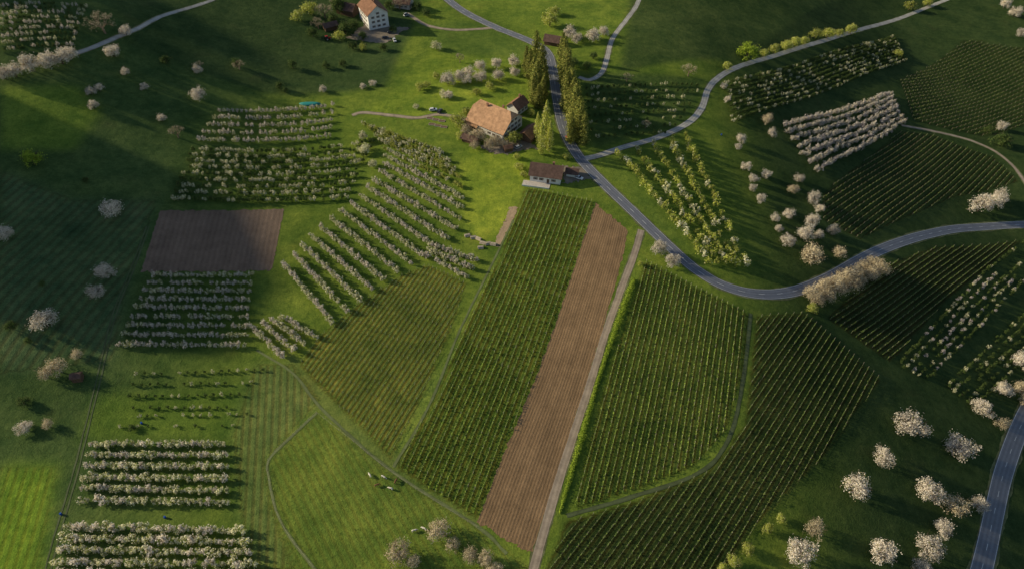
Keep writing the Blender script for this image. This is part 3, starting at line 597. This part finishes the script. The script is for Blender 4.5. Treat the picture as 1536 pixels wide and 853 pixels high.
def house(name,label,cat,px,ang,L,Wd,eh,rh,hip,wallm,roofm,wins=(),chim=None,door=None,oh=.8):
    e=bpy.data.objects.new(name,None); COL.objects.link(e); p=G(*px); e.location=p; e.rotation_euler=(0,0,math.radians(ang)); tag(e,label,cat)
    hx,hy=L/2,Wd/2; hz=eh+(rh-eh)*(1-hip); wy=hy*hip
    V=[];F=[]
    for sx in (-1,1):
        V+=[(sx*hx,-hy,-2.5),(sx*hx,hy,-2.5),(sx*hx,hy,eh),(sx*hx,wy,hz-.05),(sx*hx,-wy,hz-.05),(sx*hx,-hy,eh)]
    F=[(0,5,4,3,2,1),(6,7,8,9,10,11),(0,6,11,5),(1,2,8,7)]
    mesh_obj("wall",V,F,[wallm],parent=e)
    k=(rh-eh)/hy; ex=hx+oh; ey=hy+oh; ez=eh-k*oh+.15; r=.15; rx=hx+oh-hip*hy*.9
    V=[(-ex,-ey,ez),(ex,-ey,ez),(ex,-wy-.0,hz+r),(rx,0,rh+r),(-rx,0,rh+r),(-ex,-wy,hz+r),(ex,ey,ez),(-ex,ey,ez),(ex,wy,hz+r),(-ex,wy,hz+r)]
    if hip>0: F=[(0,1,2,3,4,5),(6,7,9,4,3,8),(2,8,3),(9,5,4)]
    else:
        V=[(-ex,-ey,ez),(ex,-ey,ez),(ex,0,rh+r),(-ex,0,rh+r),(ex,ey,ez),(-ex,ey,ez)]; F=[(0,1,2,3),(4,5,3,2)]
    ro=mesh_obj("roof",V,F,[roofm],parent=e); md=ro.modifiers.new("s",'SOLIDIFY'); md.thickness=.22; md.offset=-1
    for q in (chim or []):
        x,y=q; zz=rh-abs(y)*k; boxes("chimney",[(x-.45,x+.45,y-.35,y+.35,zz-.6,zz+1.6,0),(x-.55,x+.55,y-.45,y+.45,zz+1.6,zz+1.75,0)],[brick],parent=ro)
    for face,a,z,s in wins:
        o=bpy.data.objects.new("window",window_mesh()); o.parent=e; COL.objects.link(o); o.scale=(s,1,s)
        if face=='-y': o.location=(a,-hy-.01,z)
        elif face=='+y': o.location=(a,hy+.01,z); o.rotation_euler=(0,0,math.pi)
        elif face=='+x': o.location=(hx+.01,a,z); o.rotation_euler=(0,0,math.pi/2)
        else: o.location=(-hx-.01,a,z); o.rotation_euler=(0,0,-math.pi/2)
    if door:
        face,a,wd_,hd=door; o=boxes("door",[(-wd_/2,wd_/2,-.06,0,-.3,hd,0),(-wd_/2-.12,-wd_/2,-.1,.02,-.3,hd+.12,1),(wd_/2,wd_/2+.12,-.1,.02,-.3,hd+.12,1)],[wood,framem],parent=e)
        if face=='-y': o.location=(a,-hy-.01,0)
        else: o.location=(hx+.01,a,0); o.rotation_euler=(0,0,math.pi/2)
    return e
wf=[('+x',a,z,.95) for z in (1.7,4.4,7.0) for a in ((-6,-3,0,3,6) if z<6.5 else (-3,0,3))]+[('-y',a,z,.9) for z in (1.6,3.7) for a in (-6,-3,2,5,7.5)]
house("farmhouse","large white farmhouse with broad orange tiled hipped roof","farmhouse",(744,190),-36,21,17,5.8,12.4,.38,plaster,tile,wf,[(3,2.5),(-4,-1.5)],('+x',1.5,1.3,2.2),oh=1.7)
house("farm_annex","smaller annex with brown tiled roof behind the farmhouse","house",(776,166),54,9,7,4.2,7,.2,plaster,tile3,[('-y',a,z,.8) for z in (1.6,3.2) for a in (-3,0,3)],[(2,0)])
house("farm_annex","low lean annex with orange roof beside farmhouse","barn",(712,190),-36,7,6,3,5,0,wood,tile)
house("barn","low brown roofed barn beside the farmhouse","barn",(794,206),58,9,7,3.2,5.6,0,wood,tile3,[('-y',-2,1.6,.7),('-y',2,1.6,.7)])
house("shed","small wooden shed with brown roof by farmhouse","shed",(706,212),-30,8,4,2.2,3.4,0,wood,tile2)
house("shed","little tool shed with red roof in the farmyard","shed",(762,226),20,4,3,2.1,3.0,0,wood,tile3,oh=.3)
house("cottage","small white cottage with dark brown roof and terrace","house",(820,265),-12,14.5,9.5,3.8,7.0,0,plaster,tile2,[('-y',a,1.7,.9) for a in (-4.6,-1.8,4)]+[('+x',0,2,.9)],[(3,1)],('-y',1.4,1.1,2.1))
house("barn","brown roofed roadside barn by the junction","barn",(830,66),-20,10,6,3,5.5,0,wood,tile2)
house("shed","small lean dark outbuilding beside the white cottage","shed",(858,262),-12,5,4,2.2,3.2,0,plaster,tile2)
wf=[('-y',a,z,.9) for z in (1.7,4.6,7.0) for a in (-4.6,-1.6,1.6,4.6)]+[('+x',a,z,.9) for z in (1.7,4.6,7.4,9.6) for a in ((-3.4,0,3.4) if z<9 else (0,))]
house("village_house","large white house with brown gabled roof","house",(562,34),-62,18,13,9.6,14.5,0,plaster,tile3,wf,[(2,1)],('-y',0,1.1,2.1))
house("barn","brown barn behind bare trees","barn",(522,20),-20,12,8,4,7,0,wood,tile2)
house("barn","long low dark barn beside the yard","barn",(496,44),30,8,5,3,4.6,0,wood,tile2)
house("village_house","grey brown house with dark roof beside yard","house",(606,10),-15,11,8,4,7.5,0,stone,tile2,[('-y',a,1.8,.8) for a in (-3,0,3)])
house("shed","tiny wooden hut under trees on the meadow","shed",(118,568),10,3.2,2.6,2.1,3.0,0,wood,tile2,oh=.3)
p=G(806,277); o=boxes("terrace",[(-7,6,-2.2,2,-2,.15,0),(-7,6,-2.4,-2.2,-2,.7,1)],[stone,plaster],loc=p); o.rotation_euler=(0,0,math.radians(-12)); tag(o,"stone terrace with low wall before the cottage","terrace")
for u,v in [(645,178),(654,180),(663,182),(648,187),(657,189),(666,191)]:
    o=boxes("garden_bed",[(-1.6,1.6,-.9,-.8,-.2,.35,0),(-1.6,1.6,.8,.9,-.2,.35,0),(-1.7,-1.6,-.9,.9,-.2,.35,0),(1.6,1.7,-.9,.9,-.2,.35,0),(-1.59,1.59,-.79,.79,-.2,.27,1)],[M['post'],shut],loc=G(u,v)); o.rotation_euler=(0,0,-.2); tag(o,"wooden raised garden bed with dark soil","garden bed","raised garden beds by the farm track")
yard=road_mat('yard_gravel',(0.24,0.20,0.155),.35)
loft("farm_yard",[(722,222),(745,232)],[(768,190),(806,222)],yard,"gravel yard around the farmhouse",n=40,jit=.5)
loft("farm_yard",[(842,250),(848,276)],[(872,250),(886,268)],yard,"gravel parking area beside the cottage",n=20,jit=.4)
loft("farm_yard",[(520,58),(575,66)],[(550,35),(615,42)],yard,"gravel yard between village buildings",n=30,jit=.5)
# ---------------------------------------------------------------- vehicles
tyre=simple('tyre_rubber',(0.02,0.02,0.02),var=.2); rim=simple('wheel_rim',(0.5,0.5,0.5),rough=.4,metal=.6,var=.05)
def wheel_mesh(r,wd):
    t=T(); n=14
    for (xa,ra,xb,rb,m) in [(-wd/2,r*.9,-wd/2+.03,r,0),(-wd/2+.03,r,wd/2-.03,r,0),(wd/2-.03,r,wd/2,r*.9,0),(wd/2,r*.9,wd/2,r*.62,0),(wd/2,r*.62,wd/2-.03,r*.02,1),(-wd/2,r*.62,-wd/2,r*.9,0),(-wd/2+.03,r*.02,-wd/2,r*.62,1)]:
        a=np.arange(n)*2*math.pi/n; V=np.vstack([np.stack([np.cos(a)*ra,np.full(n,xa),np.sin(a)*ra],1),np.stack([np.cos(a)*rb,np.full(n,xb),np.sin(a)*rb],1)]); i=np.arange(n); j=(i+1)%n; t.add(V,np.stack([i,j,j+n,i+n],1),m)
    return quad_mesh("wheel",*t.get(),[tyre,rim])
wmc=wheel_mesh(.33,.22)
def prof_mesh(name,prof,hw,top_in,mat,parent,bev=.06):
    zs=[q[1] for q in prof]; z0,z1=min(zs),max(zs); n=len(prof); V=[]
    for s in (-1,1):
        for x,z in prof: V.append((x,s*(hw-top_in*(z-z0)/(z1-z0)),z))
    F=[tuple(range(n))[::-1],tuple(range(n,2*n))]+[(i,(i+1)%n,(i+1)%n+n,i+n) for i in range(n)]
    o=mesh_obj(name,V,F,[mat],parent=parent); md=o.modifiers.new("b",'BEVEL'); md.width=bev; md.segments=2; return o
def car(px,ang,c,label,van=False):
    e=bpy.data.objects.new("parked_car",None); COL.objects.link(e); p=G(*px); e.location=p+np.array([0,0,.08]); e.rotation_euler=(0,0,math.radians(ang)); tag(e,label,"car","cars parked at the farm")
    pm=simple('car_paint',c,rough=.3,var=.03); pm.node_tree.nodes['Principled BSDF'].inputs['Coat Weight'].default_value=.6
    h=1.95 if van else 1.45
    prof_mesh("body",[(-2.1,.3),(-2.15,.75),(-2.0,.95),(.9,.98),(1.95,.8),(2.15,.6),(2.1,.3)],.88,.08,pm,e)
    prof_mesh("cabin",[(-1.95,.93),(-1.6,h-.08),(.3,h-.08),(1.1,.93)],.78,.14,glass,e,.04)
    prof_mesh("roof",[(-1.62,h-.1),(-1.5,h),(.15,h+.01),(.32,h-.1)],.66,.05,pm,e,.03)
    for x in (-1.3,1.32):
        for y in (-.8,.8):
            o=bpy.data.objects.new("wheel",wmc); o.parent=e; o.location=(x,y,.33); COL.objects.link(o)
            if y<0: o.rotation_euler=(0,0,math.pi)
    for y in (-.6,.6): boxes("headlight",[(2.08,2.17,y-.16,y+.16,.6,.74)],[framem],parent=e)
car((650,166),10,(.75,.75,.75),"white car parked beside the farm track"); car((660,168),75,(.05,.05,.06),"dark car parked beside the farm track")
car((578,58),20,(.04,.045,.06),"dark car parked in the gravel yard"); car((592,62),-70,(.6,.6,.62),"silver car parked in the gravel yard"); car((586,50),15,(.04,.04,.05),"black car parked in the gravel yard")
car((853,209),-66,(.45,.05,.03),"red car driving on the asphalt road"); car((868,268),-30,(.7,.7,.7),"white car parked beside the cottage"); car((610,24),40,(.3,.32,.35),"grey car parked near the village house",True)
car((778,222),35,(.35,.37,.4),"grey car parked in the farmhouse yard")
e=bpy.data.objects.new("tractor",None); COL.objects.link(e); e.location=G(492,60); e.rotation_euler=(0,0,.7); tag(e,"red farm tractor parked in the gravel yard","tractor")
redp=simple('tractor_red',(.5,.04,.03),rough=.4,var=.05)
prof_mesh("hood",[(0,.8),(0,1.5),(1.9,1.35),(2.0,.8)],.42,.08,redp,e); prof_mesh("cab",[(-1.3,.9),(-1.2,2.6),(.0,2.6),(.15,.9)],.75,.12,glass,e); prof_mesh("roof",[(-1.4,2.6),(-1.3,2.75),(.1,2.75),(.2,2.6)],.8,.05,redp,e,.03)
wb=wheel_mesh(.85,.45); wf2=wheel_mesh(.5,.3)
for x,y,mm,r in [(-.8,-.95,wb,.85),(-.8,.95,wb,.85),(1.5,-.75,wf2,.5),(1.5,.75,wf2,.5)]:
    o=bpy.data.objects.new("wheel",mm); o.parent=e; o.location=(x,y,r); COL.objects.link(o)
    if y<0: o.rotation_euler=(0,0,math.pi)
logm=simple('cut_log',(.52,.44,.33),var=.3,scale=1.5)
for k,(u,v) in enumerate([(701,354),(710,357),(718,359),(724,365),(732,366),(721,372),(740,367)]):
    t=T()
    for r_ in range(3):
        for q in range(5-r_):
            y=(q-(4-r_)/2)*.36; z=.16+r_*.31; j=rng.uniform(-.15,.15); t.tube((-1.2+j,y,z),(1.2+j,y,z),.19,.18,0,7); t.tube((1.2+j,y,z),(1.201+j,y,z),.18,.001,0,7); t.tube((-1.201+j,y,z),(-1.2+j,y,z),.001,.19,0,7)
    o=bpy.data.objects.new("log_stack",quad_mesh("log_stack",*t.get(),[logm])); o.location=G(u,v); o.rotation_euler=(0,0,rng.uniform(-.8,.8)); COL.objects.link(o); tag(o,"stack of pale cut logs on the meadow edge","log stack","log stacks at the field edge")
blue=simple('blue_plastic',(.02,.08,.35),rough=.4,var=.05)
t=T()
for za,ra,zb,rb in [(0,.3,.05,.42),(.05,.42,.45,.45),(.45,.45,.5,.48),(.5,.48,.55,.45),(.55,.45,1.05,.42),(1.05,.42,1.1,.36),(1.1,.36,1.08,.01)]: t.tube((0,0,za),(0,0,zb),ra,rb,0,14)
bm_=quad_mesh("water_barrel",*t.get(),[blue])
for u,v in [(248,776),(92,771),(213,635),(1082,203)]:
    o=bpy.data.objects.new("water_barrel",bm_); o.location=G(u,v); o.scale=(.8,.8,.8); COL.objects.link(o); tag(o,"blue plastic water barrel standing on grass","barrel","blue water barrels in the orchard")
tarp=simple('turquoise_tarp',(.03,.24,.22),rough=.5,var=.2); p=G(465,157)
t_=np.arange(24)*2*math.pi/24; V=[(0,0,.35)]+[(math.cos(a)*3.5,math.sin(a)*1.2,.35+.05*math.sin(3*a)) for a in t_]+[(math.cos(a)*6.2,math.sin(a)*2.6,.0) for a in t_]+[(math.cos(a)*6.3,math.sin(a)*2.7,-.4) for a in t_]
F=[(0,1+i,1+(i+1)%24) for i in range(24)]+[(1+i,25+i,25+(i+1)%24,1+(i+1)%24) for i in range(24)]+[(25+i,49+i,49+(i+1)%24,25+(i+1)%24) for i in range(24)]
o=mesh_obj("tarpaulin",V,F,[tarp],loc=p+np.array([0,0,.6]),smooth=True); o.scale=(.95,.7,1); tag(o,"turquoise tarpaulin spread on the grass","tarpaulin")
def fence(px,label):
    S=spline(GP(px),3.0); t=T(); o0=np.array([S[0][0],S[0][1],float(H(*S[0]))]); pr=None
    for q in S:
        g=float(H(*q)); a=np.array([q[0],q[1],g]); t.tube(a-o0-[0,0,.3],a-o0+[0,0,1.2],.06,.05,0,5)
        if pr is not None:
            for h in (.5,1.05): t.tube(pr-o0+[0,0,h],a-o0+[0,0,h],.015,.015,0,3)
        pr=a
    o=bpy.data.objects.new("fence",quad_mesh("fence",*t.get(),[M['post']])); o.location=o0; COL.objects.link(o); tag(o,label,"fence")
fence([(475,619),(440,652),(403,690),(404,720),(414,765),(435,805),(470,850)],"post and wire fence around the pasture"); fence([(475,619),(530,662),(585,706),(650,750),(715,790)],"post and wire fence below the vineyard")
# cows
sp_=[(-.95,0,1.25),(-.35,0,1.15),(.35,0,1.12),(.8,0,1.2),(1.1,0,.9),(1.35,0,.5),(1.5,0,.2),(.5,.24,.8),(.5,.24,.45),(.53,.24,.02),(.5,-.24,.8),(.46,-.24,.45),(.42,-.24,.02),(-.8,.25,.9),(-.62,.27,.68),(-.9,.26,.42),(-.86,.26,.02),(-.8,-.25,.9),(-.66,-.27,.68),(-.95,-.26,.42),(-.95,-.26,.02),(-1.22,0,1.2),(-1.25,0,.6),(1.28,.2,.62),(1.28,-.2,.62)]
ed=[(0,1),(1,2),(2,3),(3,4),(4,5),(5,6),(2,7),(7,8),(8,9),(2,10),(10,11),(11,12),(0,13),(13,14),(14,15),(15,16),(0,17),(17,18),(18,19),(19,20),(0,21),(21,22),(5,23),(5,24)]
rd=[.3,.38,.36,.24,.17,.15,.1,.16,.08,.06,.16,.08,.06,.2,.13,.07,.06,.2,.13,.07,.06,.05,.04,.05,.05]
me=bpy.data.meshes.new("cow"); me.from_pydata(sp_,ed,[]); cw=[simple('cow_hide_white',(.65,.6,.52),var=.1),simple('cow_hide_brown',(.2,.1,.05),var=.3,scale=1.5)]
me.materials.append(cw[0]); base=bpy.data.objects.new("cow",me); COL.objects.link(base); base.modifiers.new("skin",'SKIN')
for i,v in enumerate(me.skin_vertices[0].data): v.radius=(rd[i]*.85,rd[i]*.85); v.use_root=(i==1)
s=base.modifiers.new("sub",'SUBSURF'); s.levels=1; s.render_levels=2
me2=me.copy(); me2.materials.clear(); me2.materials.append(cw[1])
for k,(u,v,a,c_) in enumerate([(555,713,2.2,0),(576,716,-.5,0),(566,728,.4,1),(586,733,2.8,0),(594,722,1.2,1),(622,796,.3,0),(636,793,2.7,0)]):
    o=base if k==0 else base.copy()
    if k: COL.objects.link(o)
    o.data=me2 if c_ else me; o.location=G(u,v); o.rotation_euler=(0,0,a); o.scale=(.78,.78,.78)
    tag(o,("brown" if c_ else "pale cream")+" cow grazing on the green pasture","cow","cows grazing in the pasture")
